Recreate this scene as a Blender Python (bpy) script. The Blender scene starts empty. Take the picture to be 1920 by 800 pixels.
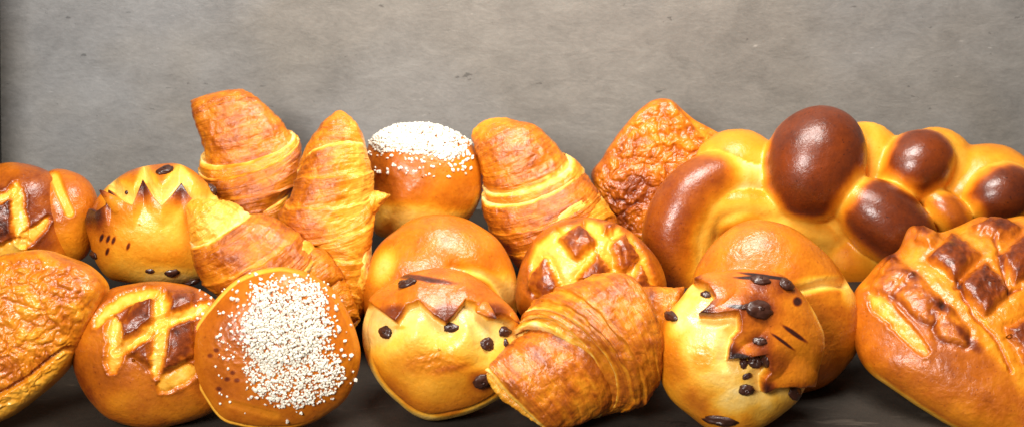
import bpy, math
import numpy as np
from mathutils import Vector, Matrix

# ------------------------------------------------------------------ camera, world, lamps, exposure
S = bpy.context.scene
FPX = 50.0 / 36.0 * 1920.0            # focal length in pixels of the 1920 px wide photograph
PITCH = math.radians(22.0)
CAM = np.array([0.0, -0.735, 0.427])
cd = bpy.data.cameras.new('camera'); cam = bpy.data.objects.new('camera', cd)
S.collection.objects.link(cam); S.camera = cam
cam.location = CAM.tolist(); cam.rotation_euler = (math.pi / 2 - PITCH, 0, 0)
cd.lens = 50; cd.sensor_width = 36; cd.clip_start = 0.02; cd.clip_end = 50
cd.dof.use_dof = True; cd.dof.focus_distance = 0.86; cd.dof.aperture_fstop = 9.0
W = bpy.data.worlds.new('World'); S.world = W; W.use_nodes = True
W.node_tree.nodes['Background'].inputs[0].default_value = (1.0, 0.88, 0.72, 1)
W.node_tree.nodes['Background'].inputs[1].default_value = 0.13

def area(name, loc, target, sx, sy, power, col):
    l = bpy.data.lights.new(name, 'AREA'); l.shape = 'RECTANGLE'; l.size = sx; l.size_y = sy
    l.energy = power; l.color = col
    o = bpy.data.objects.new(name, l); S.collection.objects.link(o); o.location = loc
    o.rotation_euler = (Vector(target) - Vector(loc)).to_track_quat('-Z', 'Y').to_euler()
    return o
area('window_light', (-0.48, -0.86, 0.74), (0.0, 0.1, 0.06), 0.40, 0.30, 16.5, (1.0, 0.96, 0.91))
area('ceiling_light', (0.05, 0.0, 0.58), (0.05, 0.19, 0.10), 0.34, 0.20, 5.4, (1.0, 0.95, 0.88))
S.view_settings.view_transform = 'Standard'; S.view_settings.look = 'None'
S.view_settings.gamma = 1.0; S.view_settings.exposure = 0.0
try: S.view_settings.use_curve_mapping = False
except Exception: pass
S.render.engine = 'CYCLES'
S.cycles.use_denoising = True
S.cycles.max_bounces = 6

# ------------------------------------------------------------------ numpy noise and plane helpers
rng = np.random.RandomState(7)
_perm = rng.permutation(256); _perm = np.concatenate([_perm, _perm, _perm])
_g = rng.normal(size=(256, 3)); _g /= np.linalg.norm(_g, axis=1)[:, None]
def perlin(p):
    p = np.asarray(p, float); i = np.floor(p).astype(int); f = p - i; i &= 255
    w = f * f * f * (f * (f * 6 - 15) + 10)
    def gr(dx, dy, dz):
        h = _perm[_perm[_perm[i[..., 0] + dx] + i[..., 1] + dy] + i[..., 2] + dz]
        g = _g[h]
        return g[..., 0] * (f[..., 0] - dx) + g[..., 1] * (f[..., 1] - dy) + g[..., 2] * (f[..., 2] - dz)
    L = lambda a, b, t: a + (b - a) * t
    x00 = L(gr(0,0,0), gr(1,0,0), w[..., 0]); x10 = L(gr(0,1,0), gr(1,1,0), w[..., 0])
    x01 = L(gr(0,0,1), gr(1,0,1), w[..., 0]); x11 = L(gr(0,1,1), gr(1,1,1), w[..., 0])
    return L(L(x00, x10, w[..., 1]), L(x01, x11, w[..., 1]), w[..., 2]) * 1.6
def fbm(p, o=3, gain=0.5):
    s = 0; a = 1.0; t = 0
    for k in range(o):
        s = s + a * perlin(p * 2.03 ** k + 17.3 * k); t += a; a *= gain
    return s / t
def sstep(a, b, x):
    t = np.clip((x - a) / (b - a), 0, 1); return t * t * (3 - 2 * t)
def catmull(pts, n, closed=False):
    pts = np.asarray(pts, float)
    if len(pts) == 2 and not closed:
        t = np.linspace(0, 1, n)[:, None]; return pts[0] * (1 - t) + pts[1] * t
    m = len(pts)
    if closed: P = np.vstack([pts[-1], pts, pts[0], pts[1]]); segs = m
    else: P = np.vstack([2 * pts[0] - pts[1], pts, 2 * pts[-1] - pts[-2]]); segs = m - 1
    x = np.linspace(0, segs, n, endpoint=not closed); k = np.minimum(x.astype(int), segs - 1); t = (x - k)[:, None]
    a, b, c, d = P[k], P[k + 1], P[k + 2], P[k + 3]
    return 0.5 * (2 * b + (c - a) * t + (2 * a - 5 * b + 4 * c - d) * t ** 2 + (3 * b - a - 3 * c + d) * t ** 3)
def line_dist(u, v, pts):
    """distance to a polyline and the position 0..1 along it"""
    pts = np.asarray(pts, float); best = np.full(u.shape, 1e9); par = np.zeros(u.shape); n = len(pts) - 1
    for k in range(n):
        a, b = pts[k], pts[k + 1]; d = b - a; l2 = max(d @ d, 1e-9)
        t = np.clip(((u - a[0]) * d[0] + (v - a[1]) * d[1]) / l2, 0, 1)
        e = np.hypot(u - a[0] - t * d[0], v - a[1] - t * d[1]); m = e < best
        best = np.where(m, e, best); par = np.where(m, (k + t) / n, par)
    return best, par
def poly_sd(u, v, pts):
    """signed distance to a polygon, positive inside"""
    pts = np.asarray(pts, float); d, _ = line_dist(u, v, np.vstack([pts, pts[0]]))
    ins = np.zeros(u.shape, bool); j = len(pts) - 1
    for i in range(len(pts)):
        xi, yi = pts[i]; xj, yj = pts[j]
        c = (yi > v) != (yj > v)
        ins ^= c & (u < (xj - xi) * (v - yi) / ((yj - yi) if yj != yi else 1e-9) + xi); j = i
    return np.where(ins, d, -d)
def Z(x0, y0, k):
    """turns measured points of one enlarged study crop into photograph pixels"""
    return lambda *p: [(x0 + a / k, y0 + b / k) for a, b in p]

# ------------------------------------------------------------------ materials
def nd(nt, t, **kw):
    n = nt.nodes.new(t)
    for k, v in kw.items(): setattr(n, k, v)
    return n
def mathn(nt, op, a, b=None, clamp=False):
    n = nd(nt, 'ShaderNodeMath', operation=op); n.use_clamp = clamp
    for i, x in enumerate((a, b)):
        if x is None: continue
        if hasattr(x, 'links') or hasattr(x, 'is_linked'): nt.links.new(x, n.inputs[i])
        else: n.inputs[i].default_value = x
    return n.outputs[0]
BAKE = [(0.0, (0.88, 0.69, 0.34)), (0.11, (0.89, 0.57, 0.15)), (0.23, (0.85, 0.44, 0.050)), (0.36, (0.76, 0.30, 0.016)), (0.48, (0.63, 0.195, 0.007)),
        (0.60, (0.44, 0.105, 0.004)), (0.73, (0.20, 0.034, 0.003)), (0.87, (0.055, 0.010, 0.004)), (1.0, (0.018, 0.006, 0.005))]
def crust(name, mottle=0.10, mscale=90, rough=0.34, coat=0.62, coat_rough=0.17, bump=0.25, bscale=900, streak=0.0, wrinkle=0.0, wscale=220):
    m = bpy.data.materials.new(name); m.use_nodes = True; nt = m.node_tree; b = nt.nodes['Principled BSDF']
    at = nd(nt, 'ShaderNodeAttribute', attribute_name='bake'); sep = nd(nt, 'ShaderNodeSeparateColor')
    nt.links.new(at.outputs['Color'], sep.inputs[0])
    tc = nd(nt, 'ShaderNodeTexCoord')
    def noise(scale, detail, vec=None, rough_=0.55, dist=0.0):
        n = nd(nt, 'ShaderNodeTexNoise'); n.inputs['Scale'].default_value = scale; n.inputs['Detail'].default_value = detail
        n.inputs['Roughness'].default_value = rough_; n.inputs['Distortion'].default_value = dist
        nt.links.new(vec or tc.outputs['Object'], n.inputs['Vector']); return n.outputs[0]
    k1 = mathn(nt, 'MULTIPLY', mathn(nt, 'SUBTRACT', noise(mscale, 5), 0.5), mottle * 2.2)
    k2 = mathn(nt, 'MULTIPLY', mathn(nt, 'SUBTRACT', noise(mscale * 7, 3), 0.5), mottle * 0.9)
    bk = mathn(nt, 'ADD', mathn(nt, 'ADD', sep.outputs[0], k1), k2)
    height = mathn(nt, 'ADD', mathn(nt, 'MULTIPLY', noise(bscale, 3), bump), mathn(nt, 'MULTIPLY', noise(230, 4, None, 0.6, 0.6), bump * 3.2))
    if streak:
        mp = nd(nt, 'ShaderNodeMapping'); mp.inputs['Scale'].default_value = (34, 1.6, 1)
        nt.links.new(tc.outputs['UV'], mp.inputs['Vector'])
        st = noise(1.0, 6, mp.outputs[0], 0.62, 0.5)
        s0 = mathn(nt, 'SUBTRACT', st, 0.5)
        bk = mathn(nt, 'ADD', bk, mathn(nt, 'MULTIPLY', mathn(nt, 'MULTIPLY', s0, sep.outputs[2]), streak))
        height = mathn(nt, 'ADD', height, mathn(nt, 'MULTIPLY', mathn(nt, 'MULTIPLY', st, sep.outputs[2]), 1.5))
    if wrinkle:
        w = noise(wscale, 2, None, 0.45, 0.9)
        rid = mathn(nt, 'ABSOLUTE', mathn(nt, 'SUBTRACT', w, 0.5))
        height = mathn(nt, 'ADD', height, mathn(nt, 'MULTIPLY', mathn(nt, 'MINIMUM', rid, 0.16), wrinkle * 6))
        bk = mathn(nt, 'ADD', bk, mathn(nt, 'MULTIPLY', mathn(nt, 'SUBTRACT', 0.06, rid), 0.5 * wrinkle))
    pores = nd(nt, 'ShaderNodeMapRange'); pores.inputs[1].default_value = 0.66; pores.inputs[2].default_value = 0.74; pores.inputs[4].default_value = 0.09
    nt.links.new(noise(520, 2), pores.inputs[0]); bk = mathn(nt, 'ADD', bk, pores.outputs[0])
    bk = mathn(nt, 'MAXIMUM', mathn(nt, 'MINIMUM', bk, 1.0), 0.0)
    r = nd(nt, 'ShaderNodeValToRGB'); r.color_ramp.interpolation = 'LINEAR'
    e = r.color_ramp.elements
    e[0].position, e[0].color = BAKE[0][0], (*BAKE[0][1], 1); e[1].position, e[1].color = BAKE[-1][0], (*BAKE[-1][1], 1)
    for p, c in BAKE[1:-1]:
        q = e.new(p); q.color = (*c, 1)
    nt.links.new(bk, r.inputs[0]); nt.links.new(r.outputs[0], b.inputs['Base Color'])
    rr = mathn(nt, 'ADD', mathn(nt, 'MULTIPLY', noise(mscale * 3, 3), 0.25), rough - 0.12)
    nt.links.new(rr, b.inputs['Roughness'])
    nt.links.new(mathn(nt, 'MULTIPLY', mathn(nt, 'MULTIPLY', sep.outputs[1], coat), mathn(nt, 'MULTIPLY', mathn(nt, 'SUBTRACT', noise(55, 5, None, 0.65, 0.8), 0.28), 2.4, True)), b.inputs['Coat Weight'])
    b.inputs['Coat Roughness'].default_value = coat_rough
    b.inputs['Specular IOR Level'].default_value = 0.35
    bp = nd(nt, 'ShaderNodeBump'); bp.inputs['Strength'].default_value = 0.6; bp.inputs['Distance'].default_value = 0.0009
    nt.links.new(height, bp.inputs['Height']); nt.links.new(bp.outputs[0], b.inputs['Normal'])
    nt.links.new(bp.outputs[0], b.inputs['Coat Normal'])
    return m
M_BUN = crust('glazed_brioche_crust', mottle=0.10, mscale=70, bump=0.22, bscale=700, wrinkle=0.07, wscale=260)
M_SUGARBUN = crust('matt_milk_bun_crust', mottle=0.08, mscale=70, coat=0.35, coat_rough=0.28, bump=0.16, bscale=600)
M_BRAID = crust('dark_glazed_braid_crust', mottle=0.08, mscale=60, coat=0.8, coat_rough=0.2, bump=0.17, bscale=800)
M_CROIS = crust('croissant_crust', mottle=0.16, mscale=120, coat=0.8, coat_rough=0.17, bump=0.25, bscale=900, streak=0.34, wrinkle=0.35, wscale=130)
M_PUFF = crust('wrinkled_puff_pastry_crust', mottle=0.14, mscale=150, coat=0.7, coat_rough=0.17, bump=0.2, bscale=900, wrinkle=0.30, wscale=120)
def plain(name, col, rough, coat=0.0, spec=0.5, sss=0.0):
    m = bpy.data.materials.new(name); m.use_nodes = True; b = m.node_tree.nodes['Principled BSDF']; nt = m.node_tree
    n = nd(nt, 'ShaderNodeTexNoise'); n.inputs['Scale'].default_value = 600; tc = nd(nt, 'ShaderNodeTexCoord'); nt.links.new(tc.outputs['Object'], n.inputs['Vector'])
    mx = nd(nt, 'ShaderNodeMixRGB'); mx.inputs[1].default_value = (*[c * 0.8 for c in col], 1); mx.inputs[2].default_value = (*[min(1, c * 1.1) for c in col], 1)
    nt.links.new(n.outputs[0], mx.inputs[0]); nt.links.new(mx.outputs[0], b.inputs['Base Color'])
    b.inputs['Roughness'].default_value = rough; b.inputs['Coat Weight'].default_value = coat; b.inputs['Coat Roughness'].default_value = 0.12
    b.inputs['Specular IOR Level'].default_value = spec
    return m
M_CHOC = plain('dark_chocolate', (0.050, 0.014, 0.007), 0.36, 0.25)
M_SUGAR = plain('white_pearl_sugar', (0.86, 0.81, 0.69), 0.4)
def slate(name, lo, hi, bumpd, rough, scr=0.71):
    m = bpy.data.materials.new(name); m.use_nodes = True; nt = m.node_tree; b = nt.nodes['Principled BSDF']
    tc = nd(nt, 'ShaderNodeTexCoord')
    def noise(sc, scale, detail, dist=0.0, r=0.6):
        mp = nd(nt, 'ShaderNodeMapping'); mp.inputs['Scale'].default_value = sc; mp.inputs['Rotation'].default_value = (0, math.radians(6), 0)
        nt.links.new(tc.outputs['Object'], mp.inputs['Vector'])
        n = nd(nt, 'ShaderNodeTexNoise'); n.inputs['Scale'].default_value = scale; n.inputs['Detail'].default_value = detail
        n.inputs['Distortion'].default_value = dist; n.inputs['Roughness'].default_value = r
        nt.links.new(mp.outputs[0], n.inputs['Vector']); return n.outputs[0]
    big = noise((1, 1, 1.3), 7, 6, 0.5, 0.65); streaks = noise((0.75, 1, 1.35), 52, 9, 0.45, 0.74); fine = noise((0.6, 1, 1.2), 480, 4, 0.0, 0.7)
    t = mathn(nt, 'ADD', mathn(nt, 'MULTIPLY', big, 0.55), mathn(nt, 'MULTIPLY', streaks, 0.65))
    t = mathn(nt, 'ADD', t, mathn(nt, 'MULTIPLY', fine, 0.36))
    t = mathn(nt, 'MULTIPLY', mathn(nt, 'SUBTRACT', t, 0.46), 1.8, True)
    mx = nd(nt, 'ShaderNodeMixRGB'); mx.inputs[1].default_value = (*lo, 1); mx.inputs[2].default_value = (*hi, 1); nt.links.new(t, mx.inputs[0])
    # small dark pits and pale scratches
    pit = mathn(nt, 'GREATER_THAN', noise((0.55, 1, 1.3), 120, 3, 0.5), 0.71)
    m2 = nd(nt, 'ShaderNodeMixRGB'); m2.inputs[2].default_value = (*[c * 0.55 for c in lo], 1)
    nt.links.new(mathn(nt, 'MULTIPLY', pit, 0.65), m2.inputs[0]); nt.links.new(mx.outputs[0], m2.inputs[1])
    sc = nd(nt, 'ShaderNodeMapRange'); sc.inputs[1].default_value = scr; sc.inputs[2].default_value = scr + 0.07; sc.inputs[4].default_value = 0.5
    nt.links.new(noise((0.30, 1.2, 1.6), 110, 3, 0.8), sc.inputs[0])
    m3 = nd(nt, 'ShaderNodeMixRGB'); m3.inputs[2].default_value = (*[min(1, c * 2.2) for c in hi], 1)
    nt.links.new(sc.outputs[0], m3.inputs[0]); nt.links.new(m2.outputs[0], m3.inputs[1])
    hue = nd(nt, 'ShaderNodeMixRGB', blend_type='MULTIPLY'); hue.inputs[2].default_value = (1.0, 0.93, 0.83, 1)
    hk = nd(nt, 'ShaderNodeMapRange'); hk.inputs[1].default_value = 0.40; hk.inputs[2].default_value = 0.62; nt.links.new(noise((1, 1, 1), 3.2, 3, 0.5), hk.inputs[0])
    nt.links.new(hk.outputs[0], hue.inputs[0]); nt.links.new(m3.outputs[0], hue.inputs[1])
    nt.links.new(hue.outputs[0], b.inputs['Base Color'])
    b.inputs['Roughness'].default_value = rough; b.inputs['Specular IOR Level'].default_value = 0.3
    bp = nd(nt, 'ShaderNodeBump'); bp.inputs['Strength'].default_value = 0.5; bp.inputs['Distance'].default_value = bumpd
    nt.links.new(mathn(nt, 'ADD', streaks, mathn(nt, 'MULTIPLY', fine, 0.3)), bp.inputs['Height']); nt.links.new(bp.outputs[0], b.inputs['Normal'])
    return m
M_WALL = slate('grey_slate', (0.135, 0.135, 0.135), (0.292, 0.291, 0.290), 0.0012, 0.62)
M_FLOOR = slate('dark_slate', (0.010, 0.008, 0.006), (0.040, 0.032, 0.025), 0.0014, 0.6, 0.645)  # slate in a far darker tone than the wall, for floor and step
M_GAP = plain('black_gap', (0.008, 0.007, 0.006), 0.8)

# ------------------------------------------------------------------ the setting
def slab(name, lo, hi, mat, label):
    x0, y0, z0 = lo; x1, y1, z1 = hi
    v = [(x0,y0,z0),(x1,y0,z0),(x1,y1,z0),(x0,y1,z0),(x0,y0,z1),(x1,y0,z1),(x1,y1,z1),(x0,y1,z1)]
    f = [(0,3,2,1),(4,5,6,7),(0,1,5,4),(1,2,6,5),(2,3,7,6),(3,0,4,7)]
    me = bpy.data.meshes.new(name); me.from_pydata(v, [], f); me.materials.append(mat)
    o = bpy.data.objects.new(name, me); S.collection.objects.link(o)
    bv = o.modifiers.new('bevel', 'BEVEL'); bv.width = 0.002; bv.segments = 2
    o['kind'] = 'structure'; o['label'] = label
    return o
WALLY = 0.245
w_ = slab('wall', (-0.380, WALLY, 0.0), (1.0, WALLY + 0.02, 0.60), M_WALL, 'grey slate slab standing upright behind the breads')
for v_ in w_.data.vertices:
    if v_.co.x < 0: v_.co.x = -0.40
slab('gap_backing', (-1.2, WALLY + 0.08, -0.02), (1.2, WALLY + 0.10, 0.60), M_GAP, 'added black sheet for the dark gap past the left edge of the slate')  # black sheet added behind the slate so the gap at its edge reads dark
slab('floor', (-1.2, -0.9, -0.02), (1.2, WALLY - 0.001, 0.0), M_FLOOR, 'dark slate surface the breads rest on')
p_ = slab('side_panel', (-0.42, 0.190, 0.0), (-0.384, WALLY - 0.002, 0.60), M_GAP, 'black panel edge at the far left of the slate')
for v_ in p_.data.vertices:
    if v_.co.x > -0.40: v_.co.x = -0.3815 + 0.125 * v_.co.z
slab('step', (-0.9, 0.088, 0.0005), (0.9, WALLY - 0.002, 0.036), M_FLOOR, 'low dark slate step under the back rows of bread')

# ------------------------------------------------------------------ mesh building
RT = np.array([1.0, 0, 0]); FW = np.array([0, math.cos(PITCH), -math.sin(PITCH)]); UP = np.array([0, math.sin(PITCH), math.cos(PITCH)])
class Thing:
    """A bread: studied around one photograph pixel, set at one distance from the lens; local units are pixels at that distance."""
    def __init__(s, name, label, cat, uc, vc, depth, group=None):
        s.uc, s.vc, s.depth = uc, vc, depth; s.k = depth / FPX
        s.c = CAM + FW * depth + RT * (uc - 960) * s.k + UP * (400 - vc) * s.k
        s.loc = s.c + np.array([0, 0, -0.04])
        s.o = bpy.data.objects.new(name, None); S.collection.objects.link(s.o); s.o.empty_display_size = 0.02
        s.o.location = s.loc.tolist(); s.o['label'] = label; s.o['category'] = cat
        if group: s.o['group'] = group
        s.surf = []; s.seed = uc * 0.013 + vc * 0.007
    def world(s, P): return s.c + (P[..., 0:1] * RT + P[..., 1:2] * UP - P[..., 2:3] * FW) * s.k
    def px(s, P):
        m = 1.0 / (1.0 - P[..., 2] / FPX); return 960 + (s.uc - 960 + P[..., 0]) * m, 400 + (s.vc - 400 - P[..., 1]) * m
    def part(s, name, P, F, col, mat, uv=None, smooth=True, parent=None, label=None, kind=None, nrm=None):
        V = s.world(P.reshape(-1, 3)) - s.loc
        me = bpy.data.meshes.new(name); F = [np.asarray(f, np.int32) for f in F if len(f)]
        me.vertices.add(len(V)); me.vertices.foreach_set('co', V.astype(np.float32).ravel())
        idx = np.concatenate([f.ravel() for f in F]); tot = np.concatenate([np.full(len(f), f.shape[1], np.int32) for f in F])
        me.loops.add(len(idx)); me.loops.foreach_set('vertex_index', idx)
        me.polygons.add(len(tot)); me.polygons.foreach_set('loop_start', np.concatenate([[0], np.cumsum(tot)[:-1]]).astype(np.int32))
        me.polygons.foreach_set('loop_total', tot)
        me.polygons.foreach_set('use_smooth', np.full(len(tot), smooth))
        if col is not None:
            a = me.attributes.new('bake', 'FLOAT_COLOR', 'POINT')
            c = np.ones((len(V), 4), np.float32); c[:, :3] = col.reshape(-1, 3); a.data.foreach_set('color', c.ravel())
        if uv is not None:
            l = me.uv_layers.new(name='UVMap'); l.data.foreach_set('uv', uv.reshape(-1, 2)[idx].astype(np.float32).ravel())
        me.update(); me.validate()
        if nrm is not None:
            wn = nrm[:, 0:1] * RT + nrm[:, 1:2] * UP - nrm[:, 2:3] * FW
            me.normals_split_custom_set_from_vertices(wn.tolist())
        me.materials.append(mat)
        o = bpy.data.objects.new(name, me); S.collection.objects.link(o); o.parent = parent or s.o
        if label: o['label'] = label
        if kind: o['kind'] = kind
        return o
    def at(s, u, v):
        """surface point and normal seen at a pixel"""
        best = None
        for P, N in s.surf:
            pu, pv = s.px(P); d = (pu - u) ** 2 + (pv - v) ** 2 - P[:, 2] * 0.02
            i = int(np.argmin(np.where(N[:, 2] > 0.02, d, 1e12)))
            if best is None or d[i] < best[0]: best = (d[i], P[i], N[i])
        return best[1].copy(), best[2].copy()

def grid_normals(P, wrap=True):
    du = (np.roll(P, -1, 1) - np.roll(P, 1, 1)); dv = np.gradient(P, axis=0)
    n = np.cross(du, dv); n /= np.linalg.norm(n, axis=2)[..., None] + 1e-9
    return n
def grid_faces(nr, nc, poles=True):
    i = np.arange(nr - 1)[:, None] * nc; j = np.arange(nc)[None, :]; j2 = (j + 1) % nc
    q = np.stack([i + j, i + j2, i + nc + j2, i + nc + j], -1).reshape(-1, 4)[:, ::-1]
    a, b = nr * nc, nr * nc + 1; jj = np.arange(nc); j2 = (jj + 1) % nc
    t1 = np.stack([jj, j2, np.full(nc, a)], -1); t2 = np.stack([(nr - 1) * nc + j2, (nr - 1) * nc + jj, np.full(nc, b)], -1)
    return q, np.vstack([t1[:, ::-1] * 1, t2[:, ::-1] * 1])

def pillow(T, outline, Df, Db, feat, mat, name='dough', nth=380, nph=210, ef=1.0, lump=3.0, label=None, zoff=0.0, er=1.0, tilt=0.0, ctr=None):
    """a closed, rounded body of dough with the given front outline, front and back depth, then shaped by feat()"""
    o = catmull(outline, 600, True); cx, cy = ctr or (T.uc, T.vc); x = o[:, 0] - cx; y = cy - o[:, 1]
    th = np.unwrap(np.arctan2(y, x))
    if th[-1] < th[0]: th, x, y = th[::-1], x[::-1], y[::-1]
    r = np.hypot(x, y); t0 = th[0]; tg = t0 + np.linspace(0, 2 * math.pi, nth, endpoint=False)
    R = np.interp(tg, np.append(th, th[0] + 2 * math.pi), np.append(r, r[0]))
    ph = np.linspace(0.012, math.pi - 0.012, nph)
    rho = np.sin(ph) ** er; zz = np.where(np.cos(ph) > 0, Df, Db) * np.sign(np.cos(ph)) * np.abs(np.cos(ph)) ** ef
    P = np.stack([R[None] * rho[:, None] * np.cos(tg)[None], R[None] * rho[:, None] * np.sin(tg)[None], np.broadcast_to(zz[:, None], (nph, nth))], -1)
    P[..., 2] += zoff - tilt * P[..., 1]; P[..., 0] += cx - T.uc; P[..., 1] += T.vc - cy
    N = grid_normals(P)
    if N[nph // 4, :, 2].mean() < 0: N = -N
    P = P + N * (lump * fbm(P * 0.012 + T.seed, 2))[..., None]
    u, v = T.px(P)
    fr = sstep(0.0, 0.35, N[..., 2])
    RHO = np.broadcast_to(np.where(np.cos(ph) > 0, rho, 2 - rho)[:, None], (nph, nth)); TH = np.broadcast_to(np.degrees(tg)[None] % 360, (nph, nth))
    disp, bake, gloss = feat(u, v, P, N, RHO, TH)
    bake = bake + 0.065 * sstep(0.22, 0.40, bake) + 0.048; disp = disp + 0.55 * fbm(P * 0.085 + T.seed, 2); bake = np.clip(bake + 0.055 * fbm(P * 0.022 + 2 * T.seed, 4, 0.6), 0, 1)
    P = P + N * (disp * fr)[..., None]
    back = sstep(0.05, -0.4, N[..., 2]); bake = bake * (1 - back) + 0.38 * back
    col = np.stack([bake, gloss * np.ones_like(bake), np.zeros_like(bake)], -1)
    N2 = grid_normals(P); N2 *= np.sign((N2 * N).sum(-1))[..., None]
    pole = np.stack([P[0].mean(0), P[-1].mean(0)])
    V = np.vstack([P.reshape(-1, 3), pole]); C = np.vstack([col.reshape(-1, 3), col[0].mean(0)[None], col[-1].mean(0)[None]])
    T.surf.append((P.reshape(-1, 3), N2.reshape(-1, 3)))
    return T.part(name, V, grid_faces(nph, nth), C, mat, label=label)

def ribbon(T, L, R, D, feat=None, mat=None, name='pastry_layer', bow=0.0, zc=0.0, cap=(0.12, 0.12), roundw=(0, 0), base=0.45, na=150, nt_=170,
           lip=None, pale=(0.0, 0.0), rough=1.6, streak=1.0, e=0.9, back=0.6, label=None, sidepale=0.0, steps=()):
    """one rolled layer of dough between two edge lines; sections are ellipses, the ends close over `cap`"""
    t = np.linspace(0.0008, 0.9992, nt_)
    Lc = catmull(L, nt_); Rc = catmull(R, nt_)
    Lc = np.stack([Lc[:, 0] - T.uc, T.vc - Lc[:, 1]], -1); Rc = np.stack([Rc[:, 0] - T.uc, T.vc - Rc[:, 1]], -1)
    f = lambda a: np.interp(t, np.linspace(0, 1, len(a)), a) if np.ndim(a) else np.full(nt_, float(a))
    Dz = f(D); zz = f(zc); bw = f(bow)
    mid = (Lc + Rc) / 2; half = (Rc - Lc) / 2
    tan = np.gradient(mid, axis=0); tan /= np.linalg.norm(tan, axis=1)[:, None] + 1e-9
    def capf(x, w): return np.sqrt(np.clip(1 - np.clip(1 - x / max(w, 1e-6), 0, 1) ** 2, 0, 1))
    c0, c1 = capf(t, cap[0]), capf(1 - t, cap[1]); c = c0 * c1
    wsc = (1 - roundw[0] * (1 - c0)) * (1 - roundw[1] * (1 - c1))
    a = np.linspace(0, 2 * math.pi, na, endpoint=False)
    ca, sa = np.cos(a), np.sin(a); sp = np.sign(sa) * np.abs(sa) ** e; sp = np.where(sp < 0, sp * back, sp)
    P = np.zeros((nt_, na, 3))
    P[..., :2] = mid[:, None] + half[:, None] * wsc[:, None, None] * ca[None, :, None] + tan[:, None] * (bw[:, None] * (np.abs(sa) * np.where(sa > 0, 1, -0.5))[None])[..., None]
    P[..., 2] = zz[:, None] + (Dz * c)[:, None] * sp[None]
    N = grid_normals(P)
    if (N[..., 2] * np.sign(P[..., 2] - zz[:, None])).mean() < 0: N = -N
    u, v = T.px(P); TT = np.broadcast_to(t[:, None], u.shape); AA = np.broadcast_to(a[None], u.shape)
    length = np.linalg.norm(np.diff(mid, axis=0), axis=1).sum()
    # laminations: fine steps running round the roll, strongest at the lips
    q = np.stack([TT * length * 0.085 + 0.3 * fbm(P * 0.02 + T.seed, 2), np.cos(AA) * 0.5 + T.seed, np.sin(AA) * 0.5], -1)
    lam = fbm(q, 3, 0.6)
    dent = fbm(P * 0.022 + T.seed * 2, 3); wr = 1 - np.abs(fbm(P * 0.05 + T.seed * 3 + 0.6 * fbm(P * 0.03, 2)[..., None], 2)) * 3
    disp = rough * (1.1 * lam + 2.4 * dent + 0.7 * np.clip(wr, -1, 1))
    bake = base + 0.17 * dent + 0.13 * lam * streak + 0.105
    n = 0.50 * fbm(P * 0.03 + 5 + T.seed, 3) + 0.35 * lam
    for side, w in ((0, pale[0]), (1, pale[1])):
        if w: 
            x = (TT if side == 0 else 1 - TT)
            bake = bake + (0.10 - bake) * sstep(w * 1.25, w * 0.45, x + n * w)
    if sidepale:
        bake = bake + (0.16 - bake) * sidepale * sstep(0.72, 0.98, np.abs(np.cos(AA)) + 0.3 * n)
    for ts, hh in steps:                           # the stepped edge of each turn of the rolled sheet
        x = TT - ts - 0.05 * np.cos(AA) + 0.05 * fbm(P * 0.025 + 9 * ts, 3)
        disp = disp + hh * sstep(-0.006, 0.012, x) * np.exp(-np.clip(x, 0, 1) / 0.10)
        bake = bake + (0.20 - bake) * 0.30 * sstep(-0.06, -0.02, x) * sstep(0.010, -0.004, x) * sstep(-0.5, 0.2, fbm(P * 0.03 + 3 * ts, 2))
    gl = 0.9 * sstep(0.12, 0.4, bake) + 0.1
    st = np.full(u.shape, 0.75 * streak)
    if feat:
        d2, bake, g2 = feat(u, v, P, N, TT, AA, bake); disp = disp + d2; gl = gl * g2
    P = P + N * disp[..., None]
    bk = sstep(0.0, -0.5, N[..., 2]); bake = bake * (1 - bk) + 0.35 * bk
    C = np.stack([bake, gl, st], -1); uv = np.stack([TT * length / 100.0, AA / (2 * math.pi) * 2 + 0.15 * TT], -1)
    pole = np.stack([P[0].mean(0), P[-1].mean(0)])
    V = np.vstack([P.reshape(-1, 3), pole]); C = np.vstack([C.reshape(-1, 3), C[0].mean(0)[None], C[-1].mean(0)[None]])
    uv = np.vstack([uv.reshape(-1, 2), uv[0].mean(0)[None], uv[-1].mean(0)[None]])
    N2 = grid_normals(P); N2 *= np.sign((N2 * N).sum(-1))[..., None]
    T.surf.append((P.reshape(-1, 3), N2.reshape(-1, 3)))
    return T.part(name, V, grid_faces(nt_, na), C, mat or M_CROIS, uv=uv, label=label)

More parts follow.
